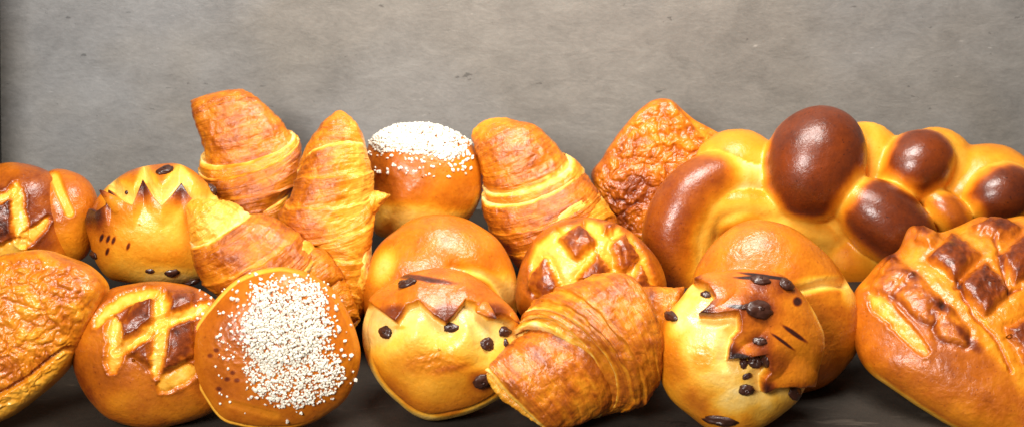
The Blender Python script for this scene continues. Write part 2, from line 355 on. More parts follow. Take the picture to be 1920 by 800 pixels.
def frame_of(n, d=None):
    n = n / np.linalg.norm(n)
    d = np.array([1.0, 0.2, 0]) if d is None else np.asarray(d, float)
    d = d - n * (d @ n); d /= np.linalg.norm(d); return d, np.cross(n, d), n
def chip(T, u, v, rx, ry, ang=0, h=None, sink=0.36, name='chocolate_chip', drop=0.0, mat=None):
    """a half sunk piece of chocolate, slightly irregular"""
    p, n = T.at(u, v); d, b, n = frame_of(n, (math.cos(math.radians(ang)), math.sin(math.radians(ang)), 0))
    h = h or 0.55 * min(rx, ry)
    th = np.linspace(0, 2 * math.pi, 28, endpoint=False); ph = np.linspace(0.12, math.pi - 0.12, 16)
    X = np.sin(ph)[:, None] * np.cos(th)[None]; Y = np.sin(ph)[:, None] * np.sin(th)[None]; Zz = np.cos(ph)[:, None] * np.ones_like(X)
    q = np.stack([X, Y, Zz], -1); k = 1 + 0.34 * fbm(q * 1.5 + u * 0.1, 2) + 0.14 * fbm(q * 5 + v * 0.1, 2)
    X, Y, Zz = X * k, Y * k, Zz * k
    if drop: X = np.where(X > 0, X * (1 + drop * np.clip(1 - np.abs(Y) * 1.3, 0, 1)), X)
    P = p + n * (h * (1 - 2 * sink)) * 0.5 + (X * rx)[..., None] * d + (Y * ry)[..., None] * b + (Zz * h)[..., None] * n
    V = np.vstack([P.reshape(-1, 3), P[0].mean(0)[None], P[-1].mean(0)[None]])
    F = grid_faces(16, 28); 
    return T.part(name, V, [f[:, ::-1] for f in F], None, mat or M_CHOC)
def spike(T, base, tip, w, lift, thick=0.5, bk=(0.42, 0.92), mat=None, name='dough_spike', curve=0.0):
    """a snipped, pointed flap of dough rising from the surface between two pixels"""
    p0, n0 = T.at(*base); tipx, tipy = tip[0] - T.uc, T.vc - tip[1]
    p1 = np.array([tipx, tipy, p0[2] + lift]); ax = p1 - p0; ln = np.linalg.norm(ax); ax /= ln
    b = np.cross(n0, ax); b /= np.linalg.norm(b); n = np.cross(ax, b)
    nt_, na = 26, 26; t = np.linspace(-0.35, 0.995, nt_); a = np.linspace(0, 2 * math.pi, na, endpoint=False)
    ww = w * np.clip(1 - np.clip(t, 0, 1), 0, 1) ** 0.75 * np.where(t < 0, np.sqrt(np.clip(1 - (t / 0.36) ** 2, 0.02, 1)), 1)
    cen = p0 + t[:, None] * ln * ax + n * (curve * np.clip(t, 0, 1)[:, None] ** 2 - 0.45 * w * thick * (1 - np.clip(t, -0.3, 1))[:, None])
    P = cen[:, None] + (ww[:, None] * np.cos(a)[None])[..., None] * b + (ww[:, None] * thick * np.sin(a)[None])[..., None] * n
    P = P + (0.05 * w) * fbm(P * 0.08 + 3, 2)[..., None] * n
    bake = 0.09 + bk[0] + (bk[1] - 0.09 - bk[0]) * sstep(0.35, 1.0, t)[:, None] * np.ones((1, na)) - 0.12 * (np.sin(a) < -0.3)[None]
    C = np.stack([bake, np.full_like(bake, 0.9), np.zeros_like(bake)], -1).reshape(-1, 3)
    V = np.vstack([P.reshape(-1, 3), P[0].mean(0)[None], P[-1].mean(0)[None]]); C = np.vstack([C, C[0:1], C[-1:]])
    return T.part(name, V, [f[:, ::-1] for f in grid_faces(nt_, na)], C, mat or M_BUN)
_ico = None
def grains(T, spots, sizes, lifts, name='pearl_sugar'):
    ph = (1 + 5 ** 0.5) / 2
    iv = np.array([(-1,ph,0),(1,ph,0),(-1,-ph,0),(1,-ph,0),(0,-1,ph),(0,1,ph),(0,-1,-ph),(0,1,-ph),(ph,0,-1),(ph,0,1),(-ph,0,-1),(-ph,0,1)]) / 1.9
    fi = np.array([(0,11,5),(0,5,1),(0,1,7),(0,7,10),(0,10,11),(1,5,9),(5,11,4),(11,10,2),(10,7,6),(7,1,8),(3,9,4),(3,4,2),(3,2,6),(3,6,8),(3,8,9),(4,9,5),(2,4,11),(6,2,10),(8,6,7),(9,8,1)])
    Vs, Fs = [], []; r = np.random.RandomState(int(T.uc))
    for k, ((u, v), sz, lf) in enumerate(zip(spots, sizes, lifts)):
        p, n = T.at(u, v)
        q, _ = np.linalg.qr(r.normal(size=(3, 3)))
        w = (iv * (sz * r.uniform(0.7, 1.25, 3)) * (1 + 0.18 * r.normal(size=(12, 1)))) @ q
        Vs.append(p + n * (lf + sz * 0.3) + w); Fs.append(fi + 12 * k)
    V = np.vstack(Vs)
    return T.part(name, V, [np.vstack(Fs)], None, M_SUGAR, smooth=False, kind='stuff')
#OBJECTS

# ------------------------------------------------------------------ shaping helpers for the cuts
def blot(u, v, cx, cy, rx, ry, soft=0.5, ang=0.0):
    c, s = math.cos(math.radians(ang)), math.sin(math.radians(ang)); x, y = u - cx, v - cy
    r = np.hypot((x * c + y * s) / rx, (-x * s + y * c) / ry); return sstep(1 + soft, 1 - soft, r)
def wob(u, v, s, a): 
    q = np.stack([u * s, v * s, np.full_like(u, 3.7)], -1); return a * fbm(q, 2)
def cuts(u, v, lines, bake, disp, pale=0.10, depth=7, soft=6):
    """pale scored strips: lines = (points, half width at start, half width at end)"""
    for pts, w0, w1 in lines:
        d, t = line_dist(u + wob(u, v, 0.04, 5), v + wob(v, u, 0.04, 5), catmull(pts, 14)); d = d + wob(v, u, 0.13, 2.5)
        w = (w0 + (w1 - w0) * t) * (1 - 0.55 * (2 * t - 1) ** 6)
        m = sstep(w + soft * 0.8, w - soft * 0.6, d)
        bake = bake + (pale + 0.10 * wob(u, v, 0.06, 1) + 0.08 * sstep(0.2, 1, d / (w + 1)) - bake) * m
        rim = np.exp(-((d - w - 4) / 5.0) ** 2); edge = np.exp(-((d - w) / 3.0) ** 2)
        disp = disp - depth * 0.26 * edge - depth * 0.30 * m + 0.22 * depth * rim * (1 - m) + 1.2 * wob(u, v, 0.09, 1) * m
        bake = bake + 0.05 * rim * (1 - m) * sstep(-0.3, 0.4, wob(v, u, 0.03, 1))
    return bake, disp
def patches(u, v, polys, bake, disp, dark=0.70, raise_=6, soft=6):
    for p in polys:
        d = poly_sd(u + wob(u, v, 0.05, 5), v + wob(v, u, 0.05, 5), p) + wob(v, u, 0.14, 2) + 3
        bake = bake + 0.10 * sstep(-16, -2, d) * sstep(4, 0, d)
        m = sstep(-soft * 0.7, soft * 0.7, d)
        bake = bake + (dark - 0.07 * sstep(14, 2, d) + 0.12 * wob(u, v, 0.08, 1) - bake) * m
        disp = disp + raise_ * (m + 0.4 * sstep(0, 22, d)) - 0.35 * raise_ * np.exp(-((d + 8) / 6) ** 2)
    return bake, disp
def rim(bake, RHO, TH, a0, a1, val=0.12, r0=0.90, r1=0.99, n=0):
    m = sstep(0, 14, (TH - a0) % 360) * sstep(0, 14, (a1 - TH) % 360) * (((TH - a0) % 360) < ((a1 - a0) % 360))
    return bake + (val - bake) * m * sstep(r0, r1, RHO + n)

FRONT, MID, BACK = 0.850, 0.905, 0.965

# ------------------------------------------------------------------ back row, left to right
# croissant with a broad flat tip
T = Thing('croissant', 'tall croissant with a broad flat upturned tip leaning on the slate at left', 'croissant', 465, 290, 0.955, 'croissants in the pile')
z = Z(330, 150, 1.7775)
ribbon(T, z((50,72),(62,130),(85,200),(100,270),(112,320)), z((232,34),(285,70),(345,130),(400,205),(415,240)), [26, 34, 40, 40, 38], bow=[-6, -10, 16, 24, 24],
       cap=(0.16, 0.05), pale=(0, 0.20), base=0.44, name='tip_layer', zc=0)
ribbon(T, z((84,252),(80,285),(92,320)), z((388,172),(405,195),(412,225)), [44, 50, 52], bow=[32, 30, 28], cap=(0.4, 0.2), base=0.33, pale=(0.35, 0.2), name='pale_layer')
ribbon(T, z((76,300),(98,345),(140,395),(190,450),(230,520)), z((408,190),(420,235),(412,330),(350,440),(330,520)), [54, 66, 70, 66, 50], bow=[36, 34, 24, 15, 10],
       cap=(0.09, 0.2), pale=(0.07, 0), base=0.48, name='belly_layer', zc=4, steps=[(0.45, 4), (0.72, 3)])
ribbon(T, z((190,400),(230,450),(260,520)), z((400,330),(380,420),(370,520)), [58, 58, 50], bow=[30, 25, 20], cap=(0.2, 0.2), pale=(0.2, 0), base=0.40, name='lower_layer', zc=8)

# upright tapering croissant
T = Thing('croissant', 'tall narrow croissant standing upright with its tapered tip on top and pale striped side', 'croissant', 620, 400, 0.905, 'croissants in the pile')
ribbon(T, z((500,700),(540,640),(600,560),(640,500)), z((560,860),(610,800),(640,720),(650,600)), [40, 54, 56, 50], bow=10, cap=(0.2, 0.2), pale=(0.0, 0.4), base=0.42, name='lower_layer', zc=-12)
ribbon(T, z((345,455),(350,490),(420,528),(480,560),(520,640),(560,740),(590,830)), z((640,330),(655,380),(652,470),(645,560),(635,660),(622,740),(612,800)), [54, 64, 66, 62, 52, 40, 24], bow=[40, 40, 34, 24, 14, 6, 0],
       cap=(0.08, 0.2), pale=(0.0, 0), base=0.27, name='pale_layer', zc=-2, steps=[(0.25, 4), (0.5, 4), (0.72, 3)])
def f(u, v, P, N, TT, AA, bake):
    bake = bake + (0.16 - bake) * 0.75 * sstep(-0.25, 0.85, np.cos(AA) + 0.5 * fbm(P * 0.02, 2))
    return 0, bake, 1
ribbon(T, z((430,262),(408,320),(385,385),(345,455),(350,505)), z((632,215),(645,270),(655,330),(660,400),(655,455)), [52, 60, 64, 66, 64], bow=[-20, -4, 14, 34, 42],
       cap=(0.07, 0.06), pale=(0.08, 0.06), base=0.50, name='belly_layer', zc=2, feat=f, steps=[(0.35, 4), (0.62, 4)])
ribbon(T, z((508,118),(478,160),(440,215),(415,275),(405,320)), z((582,112),(612,160),(632,210),(640,262),(644,300)), [22, 36, 48, 52, 50], bow=[-6, -8, -12, -14, -14],
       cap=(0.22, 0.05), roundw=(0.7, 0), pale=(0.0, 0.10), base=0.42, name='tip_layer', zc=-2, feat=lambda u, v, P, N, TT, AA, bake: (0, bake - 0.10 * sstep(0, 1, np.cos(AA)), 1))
ribbon(T, z((632,372),(665,370),(700,376),(716,380)), z((640,470),(665,448),(695,405),(716,386)), [26, 22, 12, 4], cap=(0.1, 0.2), pale=(0, 0), base=0.26, name='loose_flap', zc=4)

# sugar bun at the back
T = Thing('sugar_bun', 'round bun capped with white pearl sugar at the back below the slate', 'sweet bun', 797, 335, 0.955, 'sugar topped buns')
z = Z(670, 180, 2.8576)
out = z((320,150),(420,158),(520,195),(610,255),(662,335),(674,430),(660,545),(600,655),(480,735),(330,770),(180,765),(95,730),(78,610),(70,500),(46,400),(46,315),(90,225),(190,170))
def f(u, v, P, N, RHO, TH):
    q = wob(u, v, 0.02, 1)
    bake = 0.42 - 0.05 * q + 0 * u
    bake = bake + 0.09 * blot(u, v, 745, 325, 70, 45)
    bake = bake + (0.15 - bake) * sstep(372, 408, v - 0.10 * (u - 800) + 10 * q)
    bake = rim(bake, RHO, TH, 290, 350, 0.13, 0.86, 0.98, 0.05 * q)
    return 0 * u, bake, 0.8
pillow(T, out, 82, 70, f, M_SUGARBUN, 'bun')
r = np.random.RandomState(3); sp, sz, lf = [], [], []
capz = z((20+40,245),(120,185),(200,150),(320,138),(430,150),(520,190),(590,250),(570,300),(540,335),(470,340),(420,320),(330,310),(230,300),(150,300),(90,285))
while len(sp) < 2000:
    u, v = r.uniform(690, 890), r.uniform(222, 345)
    d = float(poly_sd(np.array([u]), np.array([v]), capz)[0])
    p = 1.0 if d > 6 else (0.75 if d > 0 else (0.10 if d > -14 else (0.05 if (u > 840 or (v > 305 and u < 815)) and d > -40 else 0)))
    if r.rand() < p: sp.append((u, v)); sz.append(r.uniform(1.7, 3.5)); lf.append(r.uniform(0, 5) if d > 6 else 0)
grains(T, sp, sz, lf)

# stout croissant, centre back
T = Thing('croissant', 'stout brown croissant lying tip up behind the lattice bun in the centre', 'croissant', 1010, 370, 0.945, 'croissants in the pile')
z = Z(880, 200, 2.105)
ribbon(T, z((24,140),(30,190),(45,250),(62,310),(80,345)), z((190,64),(262,78),(322,128),(372,190),(410,225)), [24, 44, 54, 58, 56], bow=[-34, -10, 12, 26, 28],
       cap=(0.28, 0.05), pale=(0, 0.20), base=0.43, name='tip_layer')
ribbon(T, z((58,318),(62,345),(80,380)), z((380,188),(420,215),(450,245)), [60, 64, 64], bow=[30, 32, 34], cap=(0.4, 0.2), base=0.33, pale=(0.4, 0.2), name='pale_layer')
ribbon(T, z((52,352),(58,430),(110,530),(165,600),(220,660)), z((418,218),(468,280),(505,340),(520,400),(500,470)), [66, 80, 84, 84, 78], bow=[36, 32, 26, 24, 24],
       cap=(0.06, 0.05), pale=(0.07, 0.14), base=0.47, name='belly_layer', zc=4, steps=[(0.42, 4), (0.68, 3)])
ribbon(T, z((190,600),(230,640),(300,720)), z((495,325),(545,390),(585,450)), [86, 86, 80], bow=[-30, -26, -20], cap=(0.3, 0.15), pale=(0.5, 0), base=0.26, name='pale_layer', zc=0)
ribbon(T, z((230,640),(280,700),(330,760)), z((540,385),(580,450),(600,540)), [80, 78, 60], bow=[-20, -16, -10], cap=(0.2, 0.2), pale=(0.1, 0), base=0.40, name='lower_layer', zc=-4)

# wrinkled turnovers
def puff(seed, base, dark=()):
    def f(u, v, P, N, RHO, TH):
        q = P * 0.023; w = np.stack([fbm(q * 0.8 + 3, 2), fbm(q * 0.8 + 9, 2), fbm(q * 0.8 + 15, 2)], -1)
        r1 = np.abs(fbm(q * np.array([1.0, 1.25, 1]) + 0.8 * w + seed, 2, 0.35)); r2 = np.abs(fbm(q * 2.1 + 0.7 * w + seed, 2)); r3 = np.abs(perlin(q * 4.6 + 0.8 * w + seed))
        disp = 3.8 * sstep(0, 0.36, r1) + 2.3 * sstep(0, 0.34, r2) + 0.8 * sstep(0, 0.3, r3) - 6
        disp = disp * sstep(1.02, 0.85, RHO)
        big = fbm(P * 0.012 + seed, 3)
        bake = base + 0.20 * big + 0.22 * (0.17 - np.minimum(r1, 0.34)) + 0.08 * (0.15 - r2)
        for (x, y, rx, ry, k) in dark: bake = bake + k * blot(u, v, x, y, rx, ry, 0.6)
        return disp, bake, 1.0
    return f
T = Thing('puff_pastry', 'wrinkled brown puff pastry turnover standing at the back against the slate beside the braid', 'pastry', 1235, 345, 0.975, 'puff pastry turnovers')
z = Z(1080, 170, 2.105)
F0 = puff(2.0, 0.47, ((1190, 355, 40, 35, 0.14), (1160, 400, 40, 50, 0.05)))
def f(u, v, P, N, RHO, TH):
    d, b, g = F0(u, v, P, N, RHO, TH); l, _ = line_dist(u, v, z((420,80),(470,150),(560,215)))
    side = sstep(-6, 14, (u - 1285) - 0.75 * (v - 215)) * sstep(330, 300, v)
    return d - 10 * side, b - 0.12 * side, g
pillow(T, z((60,345),(105,265),(150,190),(195,132),(240,84),(300,42),(368,38),(420,78),(470,118),(530,148),(585,182),(640,260),(620,400),(500,560),(330,690),(220,650),(130,520)), 52, 45, f, M_PUFF, 'pastry', ef=0.6, nth=480, nph=300)

# ------------------------------------------------------------------ the braid
T = Thing('braided_loaf', 'large braided loaf with shiny dark brown bumps and pale seams at the right', 'loaf', 1560, 380, 0.940)
# (u, v, z, rx, ry, rz, angle, darkness)
LOBES = [(1521, 309, 24, 114, 93, 86, 112, 0.80), (1715, 311, 4, 76, 64, 70, 140, 0.79), (1650, 418, 44, 106, 68, 74, 38, 0.81), (1868, 364, 14, 70, 56, 62, 160, 0.82),
         (1770, 402, 22, 58, 34, 44, 46, 0.68), (1385, 305, -30, 78, 64, 66, 0, 0.30), (1632, 300, -40, 68, 74, 60, 0, 0.22), (1764, 312, -36, 76, 76, 60, 0, 0.27),
         (1865, 330, -34, 90, 62, 60, 8, 0.36), (1990, 370, -6, 90, 84, 66, 0, 0.6), (1378, 412, 6, 62, 34, 44, -14, 0.66), (1330, 480, -30, 80, 80, 60, 0, 0.42),
         (1470, 425, -14, 120, 46, 60, 14, 0.22), (1480, 470, -30, 110, 70, 64, 0, 0.42), (1590, 500, -34, 95, 70, 60, 0, 0.52), (1760, 450, -34, 130, 90, 60, 0, 0.24), (1900, 470, -44, 120, 90, 60, 0, 0.34),
         (1560, 390, -14, 70, 34, 50, 60, 0.24), (1660, 352, -22, 60, 30, 50, 130, 0.24), (1808, 345, -26, 56, 28, 48, 130, 0.26)]
CURVE = [(1402, 332, 0, 40), (1340, 334, 10, 50), (1290, 372, 16, 58), (1262, 430, 16, 58), (1266, 490, 8, 54), (1300, 540, -6, 46)]
CV = catmull([(c[0] - T.uc, T.vc - c[1], c[2], c[3]) for c in CURVE], 60)
CW = catmull([(c[0] - T.uc, T.vc - c[1], c[2], c[3]) for c in [(1445, 392, 26, 22), (1385, 380, 30, 24), (1330, 398, 30, 24), (1308, 450, 24, 24), (1312, 510, 10, 20)]], 50)
def lobe_d(P):
    out = []
    for (cu, cv, cz, rx, ry, rz, an, _) in LOBES:
        c, s = math.cos(math.radians(-an)), math.sin(math.radians(-an)); x = P[..., 0] - (cu - T.uc); y = P[..., 1] - (T.vc - cv); q = P[..., 2] - cz
        X, Y = x * c + y * s, -x * s + y * c
        k0 = np.sqrt((X / rx) ** 2 + (Y / ry) ** 2 + (q / rz) ** 2); k1 = np.sqrt((X / rx ** 2) ** 2 + (Y / ry ** 2) ** 2 + (q / rz ** 2) ** 2)
        out.append(k0 * (k0 - 1) / (k1 + 1e-9))
    best = np.full(P.shape[:-1], 1e9)
    for c in CV: best = np.minimum(best, np.linalg.norm(P - c[:3], axis=-1) - c[3])
    out.append(best); best = np.full(P.shape[:-1], 1e9)
    for c in CW: best = np.minimum(best, np.linalg.norm(P - c[:3], axis=-1) - c[3])
    out.append(best); return np.stack(out, 0)
def smin(d, k=4.5):
    m = d.min(0); return m - k * np.log(np.exp(-(d - m) / k).sum(0))
def braid_f(P): return smin(lobe_d(P))
def surface_nets(fn, lo, hi, h):
    ax = [np.arange(lo[i], hi[i] + h, h) for i in range(3)]; G = np.stack(np.meshgrid(*ax, indexing='ij'), -1).astype(np.float32)
    Fv = np.concatenate([fn(g) for g in np.array_split(G, 24)], 0); s = Fv < 0; n = np.array(Fv.shape) - 1
    cs = [(i, j, k) for i in (0, 1) for j in (0, 1) for k in (0, 1)]
    sub = lambda A, c: A[c[0]:c[0] + n[0], c[1]:c[1] + n[1], c[2]:c[2] + n[2]]
    cnt = sum(sub(s, c).astype(int) for c in cs); act = (cnt > 0) & (cnt < 8); ids = -np.ones(n, int); ids[act] = np.arange(act.sum())
    acc = np.zeros((act.sum(), 3)); num = np.zeros(act.sum()); base = np.argwhere(act).astype(float)
    for a in cs:
        for d in range(3):
            if a[d]: continue
            b = list(a); b[d] = 1; fa, fb = sub(Fv, a)[act], sub(Fv, b)[act]; x = (fa < 0) != (fb < 0)
            t = np.where(x, fa / np.where(x, fa - fb, 1), 0); p = np.array(a, float)[None] * np.ones((len(t), 1)); p[:, d] += t
            acc += p * x[:, None]; num += x
    V = (base + acc / num[:, None]) * h + np.array(lo)
    Q = []
    for d in range(3):
        e1, e2 = (d + 1) % 3, (d + 2) % 3; sl0 = [slice(1, -1)] * 3; sl0[d] = slice(0, -1); sl1 = [slice(1, -1)] * 3; sl1[d] = slice(1, None)
        A, B = s[tuple(sl0)], s[tuple(sl1)]; w = np.argwhere(A != B); flip = A[A != B]
        w[:, e1] += 1; w[:, e2] += 1
        def g(o1, o2):
            i = w.copy(); i[:, e1] -= o1; i[:, e2] -= o2; return ids[i[:, 0], i[:, 1], i[:, 2]]
        q = np.stack([g(1, 1), g(0, 1), g(0, 0), g(1, 0)], -1); q[~flip] = q[~flip][:, ::-1]; Q.append(q)
    return V, np.vstack(Q)
def grad(fn, V, e=1.0):
    g = np.stack([fn(V + np.eye(3)[i] * e) - fn(V - np.eye(3)[i] * e) for i in range(3)], -1); return g / (np.linalg.norm(g, axis=1)[:, None] + 1e-9)
V, Q = surface_nets(braid_f, (-370, -190, -130), (545, 190, 140), 4.0)
for _ in range(2): V = V - grad(braid_f, V) * braid_f(V)[:, None] * 0.9
N = grad(braid_f, V)
D = lobe_d(V); own = D.argmin(0); srt = np.sort(D, axis=0); gap = srt[1] - srt[0]
dark = np.array([l[7] for l in LOBES] + [0.70, 0.33])
seam = 0.30 + 0.16 * fbm(V * 0.025, 4, 0.6)
nn = fbm(V * 0.02 + 4, 3)
bk = seam + (dark[own] - seam) * sstep(-2, 38, gap + 14 * nn)
isd = dark[own] > 0.6
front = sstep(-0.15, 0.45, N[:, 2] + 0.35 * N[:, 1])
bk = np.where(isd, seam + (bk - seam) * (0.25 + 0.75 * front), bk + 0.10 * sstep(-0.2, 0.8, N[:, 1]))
cu = own == len(LOBES); uu, vv = T.uc + V[:, 0], T.vc - V[:, 1]
bk = np.where(cu, bk - 0.14 * sstep(430, 500, vv) * sstep(1225, 1300, uu) - 0.26 * sstep(1335, 1400, uu), bk)
V = V + N * (3.0 * fbm(V * 0.014, 2) + 3.4 * (fbm(V * np.array([0.03, 0.07, 0.05]), 4, 0.6)) * (1 - sstep(0.3, 0.55, bk)) + 0.5 * fbm(V * 0.08, 2))[:, None]
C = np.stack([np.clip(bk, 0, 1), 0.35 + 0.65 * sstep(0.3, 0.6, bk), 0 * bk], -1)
fo = np.array(own[Q[:, 0]])
def islands(q):
    """island number of every face of q"""
    us, inv = np.unique(q, return_inverse=True); inv = inv.reshape(-1, 4); lab = np.arange(len(us))
    while True:
        m = lab[inv].min(1); new = lab.copy(); np.minimum.at(new, inv.ravel(), np.repeat(m, 4)); new = new[new]
        if (new == lab).all(): return lab[inv[:, 0]]
        lab = new
for _ in range(3):                                  # a stray scrap of a strand joins the strand next to it
    for k in np.unique(fo):
        ix = np.where(fo == k)[0]; isl = islands(Q[ix]); ids, n = np.unique(isl, return_counts=True)
        for i_ in ids[ids != ids[n.argmax()]] if n.max() > 150 else ids:
            sc = ix[isl == i_]; rest = np.where(fo != k)[0]; hit = rest[np.isin(Q[rest], Q[sc]).any(1)]
            if len(hit): fo[sc] = np.bincount(fo[hit]).argmax()
T.surf.append((V, N))
for k in np.unique(fo):
    q = Q[fo == k]; 
    if len(q) < 30: continue
    us, inv = np.unique(q, return_inverse=True)
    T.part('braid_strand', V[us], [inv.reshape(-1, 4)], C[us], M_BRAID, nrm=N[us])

# ------------------------------------------------------------------ middle row
T = Thing('scored_bun', 'glossy brown bun with crossed pale cuts, half out of frame at far left', 'bun', 25, 405, 0.905, 'scored glossy buns')
z = Z(0, 250, 1.456)
def f(u, v, P, N, RHO, TH):
    bake = 0.52 + 0.08 * wob(u, v, 0.02, 1) + 0.10 * blot(u, v, 60, 400, 45, 70)
    disp = 0 * u
    bake, disp = patches(u, v, [z((0,160),(35,165),(35,270),(0,300),(-60,280),(-60,180))], bake, disp, 0.70, 3, 10)
    bake, disp = cuts(u, v, [(z((45,140),(50,200),(60,300)), 10, 15), (z((62,300),(95,270),(132,232)), 14, 7), (z((-40,345),(20,325),(70,295)), 16, 14), (z((-50,195),(0,180),(45,148)), 9, 6)], bake, disp, 0.16, 9, 8)
    bake = bake + (0.2 - bake) * sstep(455, 500, v) * 0.6
    return disp, bake, 1.0
pillow(T, z((0,82),(70,82),(125,100),(160,130),(185,210),(195,290),(185,360),(120,400),(0,420),(-120,390),(-160,260),(-110,130)), 86, 70, f, M_BUN, 'bun')
def f(u, v, P, N, RHO, TH):
    bake = 0.47 + 0.08 * wob(u, v, 0.02, 1); d, t = line_dist(u, v, z((150,120),(165,160),(190,215)))
    bake = bake + (0.2 - bake) * sstep(13, 5, d); bake = bake + (0.28 - bake) * 0.6 * sstep(400, 470, v)
    return -5 * sstep(13, 5, d), bake, 1.0
pillow(T, z((140,98),(190,104),(232,130),(258,180),(264,230),(248,290),(222,340),(180,350),(130,330),(100,220),(110,130)), 62, 60, f, M_BUN, 'side_lobe', zoff=-14, ctr=(125, 402))

# hedgehog bun
T = Thing('chocolate_chip_bun', 'golden bun snipped into brown points with chocolate chips, left, beside the pale croissant tip', 'sweet bun', 285, 420, 0.905, 'chocolate chip buns')
zt = Z(150, 262, 2.837)
teeth = zt((50,420),(62,380),(70,368),(100,385),(150,350),(166,272),(215,322),(285,352),(312,290),(340,220),(385,300),(435,352),(485,300),(535,235),(570,295),(600,330),(680,330))
def f(u, v, P, N, RHO, TH):
    q = wob(u, v, 0.02, 1)
    bake = 0.32 + 0.07 * q
    zl = np.interp(u, [p[0] for p in teeth], [p[1] for p in teeth])
    up = zl - v                                   # above the toothed edge
    hollow = sstep(-1, 4, up) * sstep(60, 26, up + 0.35 * np.abs(u - 290) * 0.4 + 16 * q) * sstep(180, 205, u)
    tips = sstep(16, 0, -up) * sstep(0, -3, up) 
    tipd = np.min([np.hypot(u - a, (v - b) * 0.8) for a, b in zt((340,228),(535,242),(168,280),(70,375))], 0)
    bake = bake + (0.12 - bake) * hollow
    bake = bake + 0.08 * sstep(70, 0, -up) * (1 - hollow)
    bake = bake + (0.76 - bake) * sstep(40, 6, tipd + 5 * q) * sstep(3, -2, up)
    bake = bake + 0.10 * sstep(40, 70, up) 
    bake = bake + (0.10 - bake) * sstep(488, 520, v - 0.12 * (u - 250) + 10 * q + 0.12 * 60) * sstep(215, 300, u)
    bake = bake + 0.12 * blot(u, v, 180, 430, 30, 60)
    for a, b in z((277,285),(295,288),(310,292),(293,322),(350,308)): bake = bake + 0.4 * blot(u, v, a, b, 3, 7, 0.5, 20)
    disp = -13 * hollow * sstep(46, 6, up) + 8 * sstep(50, 0, -up) * sstep(2, -2, up)
    bake = bake - 0.10 * blot(u, v, 290, 425, 55, 40)
    return disp, bake, 0.9
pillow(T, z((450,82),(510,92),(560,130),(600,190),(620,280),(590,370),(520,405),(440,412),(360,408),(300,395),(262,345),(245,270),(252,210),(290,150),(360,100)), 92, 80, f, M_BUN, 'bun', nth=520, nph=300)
spike(T, zt((196,352))[0], zt((164,268))[0], 15, -10, 0.4, (0.40, 0.88))
for u_, v_, rx, ry, a in z((449,100)) and [(309,320,17,11,60),(401,354,12,10,0),(322,511,13,9,0),(176,478,8,18,80),(281,508,9,5,0),(237,361,4,4,0),(360,527,18,11,10)]:
    chip(T, u_, v_, rx, ry, a)

# croissant lying in front, pale curled tip
T = Thing('croissant', 'croissant with a pale curled tip lying behind the front sugar bun', 'croissant', 480, 470, 0.880, 'croissants in the pile')
z = Z(330, 150, 1.7775)
ribbon(T, z((40,440),(50,490),(55,535),(60,570)), z((98,402),(150,400),(190,412),(250,455)), [20, 36, 44, 42], bow=[-14, 0, 12, 16], cap=(0.3, 0.08), base=0.17, pale=(0, 0.2), name='tip_layer', rough=2.6)
ribbon(T, z((50,540),(56,600),(92,668),(150,720),(230,760)), z((228,452),(295,450),(375,488),(432,545),(460,590)), [48, 62, 68, 66, 62], bow=[14, 20, 26, 30, 30], cap=(0.09, 0.06), base=0.47, pale=(0.10, 0.10), name='belly_layer', zc=2, steps=[(0.55, 4), (0.8, 3)])
ribbon(T, z((180,720),(215,760),(280,800)), z((405,530),(450,545),(480,590)), [62, 64, 60], bow=[-22, -18, -14], cap=(0.3, 0.15), base=0.2, pale=(0.5, 0.2), name='pale_layer', zc=-2)
ribbon(T, z((230,740),(290,800),(380,880)), z((430,548),(500,575),(560,660)), [58, 58, 46], bow=[-14, -10, -6], cap=(0.2, 0.15), base=0.45, pale=(0.1, 0), name='lower_layer', zc=-10)
ribbon(T, z((430,700),(480,760),(560,850)), z((520,620),(570,690),(610,800)), [40, 38, 26], bow=[-10, -8, -6], cap=(0.2, 0.15), base=0.42, pale=(0.2, 0), name='lower_layer', zc=-24)

# smooth bun, middle
def smooth_feat(crease, pale, hl, base=0.43):
    def f(u, v, P, N, RHO, TH):
        q = wob(u, v, 0.016, 1); bake = base + 0.05 * q; disp = 0 * u
        d, t = line_dist(u, v, catmull(crease, 20))
        disp = disp - 16 * np.exp(-(d / 9) ** 2) * (0.3 + 0.7 * t)
        bake = bake + (0.14 - bake) * sstep(16, 3, d) * sstep(0, 0.25, t)
        for a in pale: bake = bake + (0.12 - bake) * 0.9 * blot(u, v, *a)
        return disp, bake, 1.0
    return f
T = Thing('smooth_bun', 'plain round golden bun directly behind the snipped bun in the middle', 'bun', 824, 525, 0.905, 'plain smooth buns')
z = Z(660, 380, 1.906)
pillow(T, z((300,40),(365,45),(430,66),(520,130),(572,215),(590,300),(588,400),(540,500),(420,560),(280,570),(130,530),(60,450),(38,350),(42,265),(88,160),(180,80),(240,50)), 92, 80,
       smooth_feat(z((360,225),(470,255),(530,300),(590,400)), [(955, 545, 26, 38, 0.6, -30), (720, 500, 18, 30, 0.8, 20)], None), M_BUN, 'bun')

